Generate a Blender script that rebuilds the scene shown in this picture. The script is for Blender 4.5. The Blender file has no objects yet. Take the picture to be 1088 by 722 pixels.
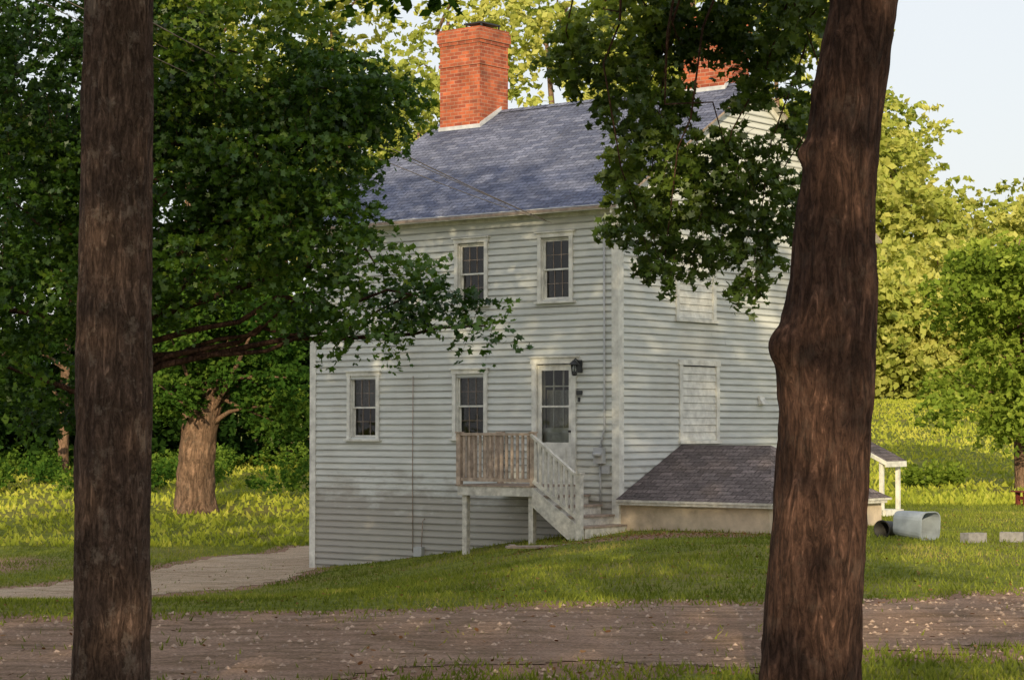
import bpy, math, numpy as np
from mathutils import Vector, noise as mnoise
rng=np.random.default_rng(7)
scene=bpy.context.scene
COL=scene.collection

# ------------------------------------------------------------------ helpers
def sstep(a,b,x):
    t=np.clip((x-a)/(b-a),0,1); return t*t*(3-2*t)
def vnoise(x,y,scale=1.0,seed=0):
    x=np.asarray(x,float)*scale+seed*17.3; y=np.asarray(y,float)*scale+seed*31.7
    xi=np.floor(x); yi=np.floor(y); fx=x-xi; fy=y-yi
    fx=fx*fx*(3-2*fx); fy=fy*fy*(3-2*fy)
    def h(a,b):
        v=np.sin(a*127.1+b*311.7)*43758.5453
        return v-np.floor(v)
    return (h(xi,yi)*(1-fx)+h(xi+1,yi)*fx)*(1-fy)+(h(xi,yi+1)*(1-fx)+h(xi+1,yi+1)*fx)*fy
def fbm(x,y,scale,seed=0):
    return .55*vnoise(x,y,scale,seed)+.3*vnoise(x,y,scale*2.1,seed+1)+.15*vnoise(x,y,scale*4.3,seed+2)
def g(x,y):
    x=np.asarray(x,float); y=np.asarray(y,float)
    s=sstep(3,-5,x)*sstep(20,37,y)
    z=-1.66-0.10*sstep(4,20,y)-1.04*s
    z=z+sstep(55,140,y)*3.5*sstep(-5,12,x)+sstep(45,80,y)*1.3*sstep(6,-6,x)
    z=z+sstep(140,400,y)*6
    z=z+(fbm(x,y,.35,3)-.5)*.10*sstep(0,6,np.abs(y-30)+3)
    return z
def newobj(name,mesh,parent=None,mats=()):
    ob=bpy.data.objects.new(name,mesh); COL.objects.link(ob)
    for m in mats: mesh.materials.append(m)
    if parent: ob.parent=parent
    return ob
def empty(name,loc=(0,0,0),rz=0):
    e=bpy.data.objects.new(name,None); e.location=loc; e.rotation_euler=(0,0,rz); COL.objects.link(e); return e

class MB:
    def __init__(s): s.v=[]; s.f=[]; s.mi=[]; s.uv=[]; s.sm=[]
    def face(s,pts,mi=0,uv=None,sm=False):
        b=len(s.v); s.v+= [tuple(p) for p in pts]; s.f.append(tuple(range(b,b+len(pts)))); s.mi.append(mi)
        s.uv.append(uv if uv else [(0,0)]*len(pts)); s.sm.append(sm)
    def box(s,x0,x1,y0,y1,z0,z1,mi=0):
        if x0>x1:x0,x1=x1,x0
        if y0>y1:y0,y1=y1,y0
        if z0>z1:z0,z1=z1,z0
        P=lambda a,b,c:(a,b,c)
        s.face([P(x0,y0,z0),P(x1,y0,z0),P(x1,y0,z1),P(x0,y0,z1)],mi,[(x0,z0),(x1,z0),(x1,z1),(x0,z1)])
        s.face([P(x1,y1,z0),P(x0,y1,z0),P(x0,y1,z1),P(x1,y1,z1)],mi,[(x1,z0),(x0,z0),(x0,z1),(x1,z1)])
        s.face([P(x1,y0,z0),P(x1,y1,z0),P(x1,y1,z1),P(x1,y0,z1)],mi,[(y0,z0),(y1,z0),(y1,z1),(y0,z1)])
        s.face([P(x0,y1,z0),P(x0,y0,z0),P(x0,y0,z1),P(x0,y1,z1)],mi,[(y1,z0),(y0,z0),(y0,z1),(y1,z1)])
        s.face([P(x0,y0,z1),P(x1,y0,z1),P(x1,y1,z1),P(x0,y1,z1)],mi,[(x0,y0),(x1,y0),(x1,y1),(x0,y1)])
        s.face([P(x0,y1,z0),P(x1,y1,z0),P(x1,y0,z0),P(x0,y0,z0)],mi,[(x0,y1),(x1,y1),(x1,y0),(x0,y0)])
    def prism(s,pts,vec,mi=0):
        n=len(pts); v=Vector(vec); a=[Vector(p) for p in pts]; b=[p+v for p in a]
        s.face(a[::-1],mi); s.face(b,mi)
        for i in range(n):
            j=(i+1)%n; s.face([a[i],a[j],b[j],b[i]],mi)
    def beam(s,p,q,w,h,mi=0):
        p=Vector(p);q=Vector(q); d=(q-p).normalized()
        up=Vector((0,0,1)) if abs(d.z)<.95 else Vector((0,1,0))
        sd=d.cross(up).normalized()*w/2; u=sd.cross(d).normalized()*h/2
        s.prism([p-sd-u,p+sd-u,p+sd+u,p-sd+u],q-p,mi)
    def tube(s,pts,rad,n=8,mi=0,cap=True):
        pts=[Vector(p) for p in pts]
        base=len(s.v)
        for i,p in enumerate(pts):
            d=(pts[min(i+1,len(pts)-1)]-pts[max(i-1,0)]).normalized()
            ref=Vector((1,0,0)) if abs(d.x)<.9 else Vector((0,1,0))
            a=d.cross(ref).normalized(); b=d.cross(a)
            r=rad[i] if hasattr(rad,'__len__') else rad
            for k in range(n):
                t=2*math.pi*k/n; s.v.append(tuple(p+(a*math.cos(t)+b*math.sin(t))*r))
        for i in range(len(pts)-1):
            for k in range(n):
                k2=(k+1)%n
                s.f.append((base+i*n+k,base+i*n+k2,base+(i+1)*n+k2,base+(i+1)*n+k)); s.mi.append(mi); s.uv.append([(0,0)]*4); s.sm.append(True)
        if cap:
            s.f.append(tuple(base+k for k in range(n))[::-1]); s.mi.append(mi); s.uv.append([(0,0)]*n); s.sm.append(False)
            e=base+(len(pts)-1)*n
            s.f.append(tuple(e+k for k in range(n))); s.mi.append(mi); s.uv.append([(0,0)]*n); s.sm.append(False)
    def lathe(s,c,prof,n=20,axis='z',mi=0):
        c=Vector(c); base=len(s.v)
        for r,h in prof:
            for k in range(n):
                t=2*math.pi*k/n; a=r*math.cos(t); b=r*math.sin(t)
                o=Vector((a,b,h)) if axis=='z' else Vector((h,a,b))
                s.v.append(tuple(c+o))
        for i in range(len(prof)-1):
            for k in range(n):
                k2=(k+1)%n
                s.f.append((base+i*n+k,base+i*n+k2,base+(i+1)*n+k2,base+(i+1)*n+k)); s.mi.append(mi); s.uv.append([(0,0)]*4); s.sm.append(True)
        s.f.append(tuple(base+k for k in range(n))[::-1]); s.mi.append(mi); s.uv.append([(0,0)]*n); s.sm.append(False)
        e=base+(len(prof)-1)*n
        s.f.append(tuple(e+k for k in range(n))); s.mi.append(mi); s.uv.append([(0,0)]*n); s.sm.append(False)
    def build(s,name,mats,parent=None):
        me=bpy.data.meshes.new(name); me.from_pydata(s.v,[],s.f)
        me.polygons.foreach_set('material_index',s.mi); me.polygons.foreach_set('use_smooth',s.sm)
        uvl=me.uv_layers.new(name='UVMap')
        uvl.data.foreach_set('uv',np.array([c for f in s.uv for c in f],dtype=np.float32).ravel())
        me.update()
        return newobj(name,me,parent,mats)

def mesh_np(name,V,nper,tint=None,mats=(),parent=None,smooth=False):
    N=V.shape[0]; me=bpy.data.meshes.new(name)
    me.vertices.add(N*nper); me.vertices.foreach_set('co',V.astype(np.float32).ravel())
    me.loops.add(N*nper); me.loops.foreach_set('vertex_index',np.arange(N*nper,dtype=np.int32))
    me.polygons.add(N); me.polygons.foreach_set('loop_start',np.arange(0,N*nper,nper,dtype=np.int32))
    if tint is not None:
        a=me.attributes.new('tint','FLOAT','FACE'); a.data.foreach_set('value',tint.astype(np.float32))
    me.update(calc_edges=True)
    if smooth: me.polygons.foreach_set('use_smooth',np.ones(N,dtype=bool))
    return newobj(name,me,parent,mats)

def grid_mesh(name,X,Y,Z,mask=None,mats=(),attrs=None):
    ny,nx=X.shape
    V=np.stack([X,Y,Z],-1).reshape(-1,3)
    idx=np.arange(nx*ny).reshape(ny,nx)
    F=np.stack([idx[:-1,:-1],idx[:-1,1:],idx[1:,1:],idx[1:,:-1]],-1)
    if mask is not None:
        m=mask[:-1,:-1]&mask[:-1,1:]&mask[1:,1:]&mask[1:,:-1]; F=F[m]
    F=F.reshape(-1,4)
    used=np.unique(F); remap=-np.ones(nx*ny,dtype=np.int64); remap[used]=np.arange(len(used))
    V=V[used]; F=remap[F]
    me=bpy.data.meshes.new(name)
    me.vertices.add(len(V)); me.vertices.foreach_set('co',V.astype(np.float32).ravel())
    me.loops.add(F.size); me.loops.foreach_set('vertex_index',F.astype(np.int32).ravel())
    me.polygons.add(len(F)); me.polygons.foreach_set('loop_start',np.arange(0,F.size,4,dtype=np.int32))
    if attrs:
        for k,a in attrs.items():
            at=me.attributes.new(k,'FLOAT','POINT'); at.data.foreach_set('value',a.reshape(-1)[used].astype(np.float32))
    me.update(calc_edges=True)
    me.polygons.foreach_set('use_smooth',np.ones(len(F),dtype=bool))
    return newobj(name,me,None,mats)

# ------------------------------------------------------------------ materials
class NT:
    def __init__(s,name):
        s.m=bpy.data.materials.new(name); s.m.use_nodes=True; s.t=s.m.node_tree; s.t.nodes.clear()
        s.out=s.n('ShaderNodeOutputMaterial')
    def n(s,ty,**k):
        nd=s.t.nodes.new(ty)
        for a,b in k.items(): setattr(nd,a,b)
        return nd
    def l(s,a,b): s.t.links.new(a,b)
    def coord(s,which='Object'):
        return s.n('ShaderNodeTexCoord').outputs[which]
    def mapping(s,src,scale=(1,1,1),rot=(0,0,0)):
        m=s.n('ShaderNodeMapping'); m.inputs['Scale'].default_value=scale; m.inputs['Rotation'].default_value=rot
        s.l(src,m.inputs['Vector']); return m.outputs[0]
    def noise(s,vec,scale,detail=4,rough=.55,dist=0):
        nn=s.n('ShaderNodeTexNoise'); nn.inputs['Scale'].default_value=scale; nn.inputs['Detail'].default_value=detail
        nn.inputs['Roughness'].default_value=rough; nn.inputs['Distortion'].default_value=dist
        s.l(vec,nn.inputs['Vector']); return nn.outputs['Fac']
    def ramp(s,fac,stops):
        r=s.n('ShaderNodeValToRGB'); e=r.color_ramp.elements
        while len(e)<len(stops): e.new(.5)
        for i,(p,c) in enumerate(stops):
            e[i].position=p; e[i].color=(c[0],c[1],c[2],1) if hasattr(c,'__len__') else (c,c,c,1)
        s.l(fac,r.inputs[0]); return r.outputs[0]
    def mix(s,fac,a,b,mode='MIX'):
        m=s.n('ShaderNodeMix',data_type='RGBA',blend_type=mode)
        for sock,val in ((m.inputs[0],fac),(m.inputs[6],a),(m.inputs[7],b)):
            if isinstance(val,(int,float)): sock.default_value=val
            elif isinstance(val,tuple): sock.default_value=(*val,1)
            else: s.l(val,sock)
        return m.outputs[2]
    def math(s,op,a,b=0.):
        m=s.n('ShaderNodeMath',operation=op)
        for i,val in enumerate((a,b)):
            if isinstance(val,(int,float)): m.inputs[i].default_value=val
            else: s.l(val,m.inputs[i])
        return m.outputs[0]
    def bump(s,h,st=.5,dist=.02):
        b=s.n('ShaderNodeBump'); b.inputs['Strength'].default_value=st; b.inputs['Distance'].default_value=dist
        s.l(h,b.inputs['Height']); return b.outputs[0]
    def bsdf(s,col,rough=.8,bump=None,spec=.3,metal=0):
        b=s.n('ShaderNodeBsdfPrincipled')
        if isinstance(col,tuple): b.inputs['Base Color'].default_value=(*col,1)
        else: s.l(col,b.inputs['Base Color'])
        b.inputs['Roughness'].default_value=rough; b.inputs['Specular IOR Level'].default_value=spec; b.inputs['Metallic'].default_value=metal
        if bump is not None: s.l(bump,b.inputs['Normal'])
        s.l(b.outputs[0],s.out.inputs[0]); return b

def simple(name,c,rough=.7,var=.25,scale=6,bump=.2,spec=.3,metal=0):
    t=NT(name); co=t.coord(); n=t.noise(co,scale,5,.6)
    col=t.mix(1.0,(c[0],c[1],c[2]),t.ramp(n,[(.3,1-var),(.7,1+var*.4)]),'MULTIPLY')
    t.bsdf(col,rough,t.bump(t.noise(co,scale*6,3),bump,.01),spec,metal); return t.m

def mat_clap():
    t=NT('weathered_white_clapboard'); co=t.coord()
    sep=t.n('ShaderNodeSeparateXYZ'); t.l(co,sep.inputs[0]); z=sep.outputs[2]
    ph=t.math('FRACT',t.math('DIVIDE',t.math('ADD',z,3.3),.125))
    st=t.noise(t.mapping(co,(.8,.8,9)),1.5,5,.6)
    big=t.noise(co,.55,4,.6)
    edge=t.math('SUBTRACT',1.0,t.math('MULTIPLY',ph,4.0))  # lap shadow painted into the colour along each board's lower edge
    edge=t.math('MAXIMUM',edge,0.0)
    lapshade=t.math('MULTIPLY',edge,t.ramp(t.noise(t.mapping(co,(1,1,.3)),3.0,4),[(.2,.5),(.6,1)]))
    col=t.mix(t.ramp(st,[(.35,0.),(.72,1.)]),(.62,.65,.635),(.49,.525,.515))
    col=t.mix(t.math('MULTIPLY',t.ramp(big,[(.5,0.),(.7,1.)]),.45),col,(.42,.42,.38))
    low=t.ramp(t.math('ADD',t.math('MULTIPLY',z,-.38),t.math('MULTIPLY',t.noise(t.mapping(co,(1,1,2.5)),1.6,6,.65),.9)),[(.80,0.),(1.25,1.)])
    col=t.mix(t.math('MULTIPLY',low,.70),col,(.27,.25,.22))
    peel=t.ramp(t.noise(t.mapping(co,(1,1,3)),5.5,6,.7),[(.64,0.),(.72,1.)])
    col=t.mix(t.math('MULTIPLY',peel,.55),col,(.32,.29,.25))
    col=t.mix(t.math('MULTIPLY',lapshade,.95),col,(.09,.09,.08))
    t.bsdf(col,.75,t.bump(t.noise(co,30,4),.15,.01)); return t.m

def mat_shingle(name='asphalt_shingles',c1=(.085,.10,.16),c2=(.18,.20,.28),mo=(.04,.045,.07)):
    t=NT(name); uv=t.coord('UV')
    b=t.n('ShaderNodeTexBrick'); t.l(uv,b.inputs['Vector'])
    b.inputs['Color1'].default_value=(*c1,1); b.inputs['Color2'].default_value=(*c2,1); b.inputs['Mortar'].default_value=(*mo,1)
    b.inputs['Scale'].default_value=1; b.inputs['Brick Width'].default_value=.3; b.inputs['Row Height'].default_value=.14; b.inputs['Mortar Size'].default_value=.011
    b.inputs['Mortar Smooth'].default_value=.3; b.inputs['Bias'].default_value=-.1
    n=t.noise(uv,1.1,5,.65); n2=t.noise(uv,22,3,.6)
    col=t.mix(1.,b.outputs['Color'],t.ramp(n,[(.3,.72),(.7,1.25)]),'MULTIPLY')
    col=t.mix(1.,col,t.ramp(n2,[(.3,.55),(.7,1.5)]),'MULTIPLY')
    col=t.mix(t.ramp(t.noise(t.mapping(uv,(2,.35,1)),2,4),[(.58,0.),(.78,.22)]),col,(.16,.15,.14))
    t.bsdf(col,.9,t.bump(b.outputs['Fac'],-.6,.015),.2); return t.m

def mat_brick():
    t=NT('red_brick'); uv=t.coord('UV')
    b=t.n('ShaderNodeTexBrick'); t.l(uv,b.inputs['Vector'])
    b.inputs['Color1'].default_value=(.48,.13,.06,1); b.inputs['Color2'].default_value=(.25,.065,.04,1); b.inputs['Mortar'].default_value=(.36,.21,.15,1)
    b.inputs['Scale'].default_value=1; b.inputs['Brick Width'].default_value=.21; b.inputs['Row Height'].default_value=.075; b.inputs['Mortar Size'].default_value=.007
    n=t.noise(uv,2.2,5,.65)
    col=t.mix(1.,b.outputs['Color'],t.ramp(n,[(.3,.6),(.7,1.3)]),'MULTIPLY')
    col=t.mix(t.ramp(t.noise(uv,1.3,5,.7),[(.50,0.),(.68,.55)]),col,(.14,.075,.055))
    t.bsdf(col,.9,t.bump(b.outputs['Fac'],-.6,.01),.2); return t.m

def mat_bark(name,c1,c2,lich,sc=1.0,lf=.35):
    t=NT(name); co=t.coord()
    m=t.mapping(co,(1,1,.22))
    n1=t.noise(m,16*sc,8,.72,1.2); n1b=t.noise(t.mapping(co,(1,1,.5)),38*sc,5,.7,.4); n2=t.noise(co,2.1,5,.6); n3=t.noise(t.mapping(co,(1,1,.8)),7,6,.75)
    r1=t.ramp(n1,[(.40,0.),(.5,.55),(.60,1.)])
    col=t.mix(r1,c1,c2)
    col=t.mix(1.,col,t.ramp(n1b,[(.3,.58),(.7,1.35)]),'MULTIPLY')
    col=t.mix(1.,col,t.ramp(n2,[(.3,.7),(.7,1.25)]),'MULTIPLY')
    col=t.mix(t.math('MULTIPLY',t.ramp(n3,[(.54,0.),(.64,1.)]),lf),col,lich)
    h=t.math('ADD',t.math('MULTIPLY',r1,1.),t.math('MULTIPLY',n1b,.6))
    t.bsdf(col,.95,t.bump(h,.85,.03),.12); return t.m

def mat_leaf(name,stops,trans=.35,gloss=.05,nscale=.5):
    t=NT(name); a=t.n('ShaderNodeAttribute',attribute_name='tint')
    n=t.noise(t.coord(),nscale,2)
    f=t.math('ADD',a.outputs['Fac'],t.math('MULTIPLY',t.math('SUBTRACT',n,.5),.6))
    col=t.ramp(f,stops)
    d=t.n('ShaderNodeBsdfDiffuse'); t.l(col,d.inputs[0])
    tr=t.n('ShaderNodeBsdfTranslucent'); t.l(t.mix(1.,col,(1.2,1.1,.5),'MULTIPLY'),tr.inputs[0])
    m1=t.n('ShaderNodeMixShader'); m1.inputs[0].default_value=trans; t.l(d.outputs[0],m1.inputs[1]); t.l(tr.outputs[0],m1.inputs[2])
    last=m1
    if gloss>.03:
        gl=t.n('ShaderNodeBsdfGlossy'); gl.inputs['Roughness'].default_value=.45; gl.inputs[0].default_value=(.7,.75,.8,1)
        m2=t.n('ShaderNodeMixShader'); m2.inputs[0].default_value=gloss; t.l(m1.outputs[0],m2.inputs[1]); t.l(gl.outputs[0],m2.inputs[2]); last=m2
    t.l(last.outputs[0],t.out.inputs[0]); return t.m

def mat_ground():
    t=NT('lawn_soil'); co=t.coord()
    a=t.n('ShaderNodeAttribute',attribute_name='dirt')
    n1=t.noise(co,.35,5,.6); n2=t.noise(co,3.2,6,.7); n3=t.noise(co,22,5,.7)
    grass=t.ramp(n2,[(.3,(.085,.105,.02)),(.52,(.17,.20,.035)),(.75,(.30,.29,.06))])
    grass=t.mix(1.,grass,t.ramp(n3,[(.3,.55),(.7,1.4)]),'MULTIPLY')
    grass=t.mix(t.ramp(n1,[(.48,0.),(.66,.6)]),grass,(.24,.19,.08))
    soil=t.ramp(n3,[(.3,(.19,.11,.075)),(.7,(.42,.275,.20))])
    f=t.math('ADD',a.outputs['Fac'],t.math('MULTIPLY',t.math('SUBTRACT',n2,.5),1.1))
    f=t.ramp(f,[(.40,0.),(.64,1.)])
    col=t.mix(f,grass,soil)
    t.bsdf(col,.95,t.bump(t.math('ADD',n3,n2),.9,.05),.1); return t.m

def mat_road(name,c1,c2,c3):
    t=NT(name); co=t.coord()
    n1=t.noise(co,.8,6,.65); n2=t.noise(t.mapping(co,(.6,1.6,1)),3.0,7,.72); n3=t.noise(co,32,5,.78)
    col=t.mix(t.ramp(n1,[(.35,0.),(.65,1.)]),c1,c2)
    col=t.mix(t.ramp(n2,[(.46,0.),(.62,.9)]),col,c3)
    col=t.mix(1.,col,t.ramp(n3,[(.32,.4),(.5,1.),(.68,1.55)]),'MULTIPLY')
    t.bsdf(col,.95,t.bump(t.math('ADD',n3,n2),1.,.07),.15); return t.m

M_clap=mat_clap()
M_trim=simple('white_trim_paint',(.70,.71,.67),.6,.35,5,.15)
M_trimold=simple('weathered_trim_paint',(.60,.59,.54),.75,.4,9,.3)
M_deck=simple('grey_weathered_wood',(.36,.29,.24),.85,.45,9,.4)
M_rail=simple('weathered_railing_wood',(.46,.37,.30),.8,.5,9,.4)
M_shingle=mat_shingle(); M_brick=mat_brick()
M_shingle2=mat_shingle('grey_brown_shingles',(.10,.085,.085),(.19,.16,.16),(.05,.04,.04))
M_found=simple('painted_concrete',(.58,.49,.38),.85,.35,3,.4)
M_dark=simple('dark_metal',(.02,.022,.025),.4,.2,6,.1,.5)
M_lead=simple('lead_flashing',(.50,.53,.58),.5,.35,5,.2)
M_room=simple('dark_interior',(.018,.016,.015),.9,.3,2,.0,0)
M_curt=simple('lace_curtain',(.17,.165,.165),.95,.45,25,.2,0)
M_doorcurt=simple('door_curtain',(.42,.42,.38),.95,.3,25,.2,0)
M_grey=simple('grey_meter_box',(.42,.44,.46),.5,.15,6,.1)
M_bin=simple('blue_grey_plastic',(.27,.32,.38),.45,.3,4,.1,.5)
M_black=simple('black_rubber',(.02,.02,.02),.6,.2,4,.1)
M_conc=simple('concrete_block',(.24,.24,.25),.9,.35,12,.4)
M_redw=simple('red_painted_wood',(.16,.035,.025),.7,.3,6,.2)
def mat_glass():
    t=NT('window_glass')
    tr=t.n('ShaderNodeBsdfTransparent'); tr.inputs[0].default_value=(.75,.78,.78,1)
    gl=t.n('ShaderNodeBsdfGlossy'); gl.inputs['Roughness'].default_value=.03
    t.l(t.bump(t.noise(t.coord(),2.5,2),.15,.02),gl.inputs['Normal'])
    fr=t.n('ShaderNodeFresnel'); fr.inputs[0].default_value=1.5
    f=t.math('ADD',fr.outputs[0],.01)
    m=t.n('ShaderNodeMixShader'); t.l(f,m.inputs[0]); t.l(tr.outputs[0],m.inputs[1]); t.l(gl.outputs[0],m.inputs[2])
    t.l(m.outputs[0],t.out.inputs[0]); return t.m
M_glass=mat_glass()
M_barkR=mat_bark('maple_bark',(.045,.026,.021),(.145,.080,.060),(.17,.13,.11),1.0,.25)
M_barkL=mat_bark('oak_bark',(.060,.038,.030),(.18,.115,.090),(.31,.24,.20),1.4,.65)
M_barkF=mat_bark('old_tree_bark',(.10,.065,.045),(.28,.18,.125),(.2,.2,.17),.5,.2)
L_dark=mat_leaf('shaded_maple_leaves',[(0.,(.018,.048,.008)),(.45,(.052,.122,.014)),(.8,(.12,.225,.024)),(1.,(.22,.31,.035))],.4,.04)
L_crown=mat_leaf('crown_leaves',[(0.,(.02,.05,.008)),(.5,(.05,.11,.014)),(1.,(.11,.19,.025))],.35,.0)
L_right=mat_leaf('maple_leaves',[(0.,(.03,.065,.010)),(.5,(.085,.15,.020)),(1.,(.20,.28,.04))],.4,.05,1.2)
L_mid=mat_leaf('garden_tree_leaves',[(0.,(.08,.13,.018)),(.5,(.19,.28,.04)),(1.,(.36,.44,.08))],.4,.0)
L_old=mat_leaf('old_tree_leaves',[(0.,(.02,.06,.012)),(.5,(.065,.14,.022)),(1.,(.16,.25,.04))],.4,.0,1.0)
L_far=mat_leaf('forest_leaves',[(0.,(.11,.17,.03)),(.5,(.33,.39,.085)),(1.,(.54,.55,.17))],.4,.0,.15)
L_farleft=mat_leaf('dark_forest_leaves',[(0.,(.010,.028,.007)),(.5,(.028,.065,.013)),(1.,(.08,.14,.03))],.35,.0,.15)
L_grass=mat_leaf('grass_blades',[(0.,(.09,.12,.022)),(.45,(.175,.22,.038)),(.8,(.30,.33,.06)),(1.,(.40,.34,.13))],.3,.0,.6)
L_meadow=mat_leaf('meadow_grass_blades',[(0.,(.20,.26,.035)),(.5,(.42,.47,.07)),(1.,(.60,.58,.13))],.4,.0,.2)
L_fallen=mat_leaf('fallen_leaves',[(0.,(.10,.045,.02)),(.5,(.22,.11,.05)),(1.,(.33,.20,.10))],.1,.0)

# ------------------------------------------------------------------ ground
def road_mask(x,y):
    near=15.6+.28*x; far=21.6+.34*x
    w=(fbm(x,y,.9,5)-.5)*2.0
    return np.minimum(y-near,far-y)+w
DRV=np.array([(-40,20),(-20,27.5),(-9.3,33.2),(-5.9,40),(-4.9,46),(-2.4,50.5),(2,56)],float)
def poly_dist(x,y,P):
    d=np.full(np.shape(x),1e9)
    for (ax,ay),(bx,by) in zip(P[:-1],P[1:]):
        t=np.clip(((x-ax)*(bx-ax)+(y-ay)*(by-ay))/((bx-ax)**2+(by-ay)**2),0,1)
        d=np.minimum(d,np.hypot(x-ax-t*(bx-ax),y-ay-t*(by-ay)))
    return d
def drive_mask(x,y): return 1.85-poly_dist(x,y,DRV)+(fbm(x,y,.9,9)-.5)*1.0
def dirt(x,y):
    a=sstep(-1.3,.3,road_mask(x,y)); b=sstep(-.8,.2,drive_mask(x,y))
    c=.95*np.exp(-(((x-2.6)/2.0)**2+((y-36.1)/.9)**2))
    d=.8*np.exp(-(((x+10.5)/1.5)**2+((y-44)/4.0)**2))
    return np.clip(np.maximum.reduce([a,b,c,d]),0,1)
xs=np.concatenate([-np.geomspace(1500,22,40),np.arange(-20,20.01,.25),np.geomspace(22,1500,40)])
ys=np.concatenate([-np.geomspace(1500,8,34),np.arange(-6,60.01,.25),np.geomspace(61,2500,70)])
X,Y=np.meshgrid(xs,ys); Z=g(X,Y)
grid_mesh('ground',X,Y,Z,None,[mat_ground()],{'dirt':dirt(X,Y)})
xs=np.arange(-16,16.01,.125); ys=np.arange(8,30.01,.125); X,Y=np.meshgrid(xs,ys)
grid_mesh('dirt_road',X,Y,g(X,Y)+.007,road_mask(X,Y)>.15,[mat_road('packed_dirt',(.44,.285,.205),(.56,.385,.29),(.25,.17,.10))])
xs=np.arange(-24,4.01,.14); ys=np.arange(22,57.01,.14); X,Y=np.meshgrid(xs,ys)
grid_mesh('driveway',X,Y,g(X,Y)+.007,drive_mask(X,Y)>.05,[mat_road('sandy_gravel',(.62,.47,.34),(.70,.56,.42),(.42,.30,.19))])

# grass blades
TH=math.radians(38.5); HX,HY=1.883,38.33
cT,sT=math.cos(TH),math.sin(TH)
def tohouse(x,y):
    dx=x-HX; dy=y-HY
    return dx*cT-dy*sT, dx*sT+dy*cT
def in_house(x,y):
    lx,ly=tohouse(x,y)
    return ((lx>-7.5)&(lx<.05)&(ly>-.02)&(ly<8.9))|((lx>=0)&(lx<3.2)&(ly>0)&(ly<3.9))
def grass(name,n,box,h,w,pw=1.35,mat=None):
    x=rng.uniform(box[0],box[1],n); y=box[2]+(box[3]-box[2])*rng.random(n)**pw
    rm=sstep(-.5,.7,road_mask(x,y))*(1-.22*np.exp(-((y-(18.6+.31*x))/.35)**2)*sstep(.35,.6,fbm(x,y,.6,77)))
    dm=np.maximum(rm,sstep(-.3,.25,drive_mask(x,y)))
    keep=(rng.random(n)>dm*.985)&(~in_house(x,y))&(rng.random(n)>.85*np.exp(-(((x-2.6)/2.0)**2+((y-36.1)/.9)**2)))
    patch=fbm(x,y,.8,21); keep&=(rng.random(n)<.15+1.25*patch)
    keep&=(np.abs(x)<.27*y+1.5)
    x=x[keep];y=y[keep];n=len(x)
    z=g(x,y); hh=h*rng.uniform(.4,1.25,n)*(.45+1.1*fbm(x,y,.5,33)); an=rng.uniform(0,2*math.pi,n); ww=w*rng.uniform(.6,1.4,n)
    lx=rng.normal(0,.5,n)*hh; ly=rng.normal(0,.5,n)*hh
    V=np.zeros((n,3,3))
    V[:,0]=np.stack([x-np.cos(an)*ww,y-np.sin(an)*ww,z-.005],-1)
    V[:,1]=np.stack([x+np.cos(an)*ww,y+np.sin(an)*ww,z-.005],-1)
    V[:,2]=np.stack([x+lx,y+ly,z+hh],-1)
    tint=np.clip(-.05+1.0*fbm(x,y,.45,41)+rng.normal(0,.16,n),0,1)
    return mesh_np(name,V,3,tint,[mat or L_grass])
grass('lawn_grass',300000,(-13,14,14.5,60),.060,.011)
grass('meadow_grass',110000,(-26,42,50,150),.16,.06,1.2,L_meadow)

def leafcards(C,N,size,tmpl,spin=None):
    n=len(C); N=N/np.linalg.norm(N,axis=1,keepdims=True)
    r=rng.normal(size=(n,3)); a=np.cross(N,r); a/=np.linalg.norm(a,axis=1,keepdims=True); b=np.cross(N,a)
    T=np.asarray(tmpl); S=size[:,None,None]
    return C[:,None,:]+S*(a[:,None,:]*T[None,:,0,None]+b[:,None,:]*T[None,:,1,None])
def pol(l): return [(r*math.cos(math.radians(a)),r*math.sin(math.radians(a))) for a,r in l]
MAPLE=pol([(90,1),(66,.5),(36,.92),(5,.48),(-28,.62),(-90,.3),(208,.62),(175,.48),(144,.92),(114,.5)])
OVAL=pol([(90,1),(45,.62),(0,.45),(-45,.6),(-90,.8),(225,.6),(180,.45),(135,.62)])
QUAD=[(0,.95),(-.55,.1),(0,-.75),(.55,.0)]
n=2200
x=rng.uniform(-9,11,n); y=rng.uniform(15,44,n); k=~in_house(x,y); x=x[k];y=y[k]
x2=rng.normal(2.6,1.3,900); y2=rng.normal(36.1,.5,900); k=~in_house(x2,y2); x=np.r_[x,x2[k]]; y=np.r_[y,y2[k]]
n=len(x); C=np.stack([x,y,g(x,y)+.03],-1)
mesh_np('fallen_leaves',leafcards(C,np.stack([rng.normal(0,.3,n),rng.normal(0,.3,n),np.ones(n)],-1),rng.uniform(.016,.034,n),OVAL),8,rng.random(n),[L_fallen])
n=11000
x=rng.uniform(-10,11,n); y=rng.uniform(14,27,n); m=road_mask(x,y)>-.3; x=x[m];y=y[m];n=len(x)
r=.006+.030*rng.random(n)**3; z=g(x,y)+.008
an=rng.uniform(0,6.28,n); V=[]
for k in range(4):
    t0=an+k*math.pi/2; t1=an+(k+1)*math.pi/2
    V.append(np.stack([np.stack([x+r*np.cos(t0),y+r*np.sin(t0),z],-1),np.stack([x+r*np.cos(t1),y+r*np.sin(t1),z],-1),np.stack([x,y,z+r*.7],-1)],1))
V=np.concatenate(V,0)
mesh_np('road_pebbles',V,3,None,[simple('pebble_stone',(.44,.33,.26),.9,.6,3,.2)])

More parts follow.
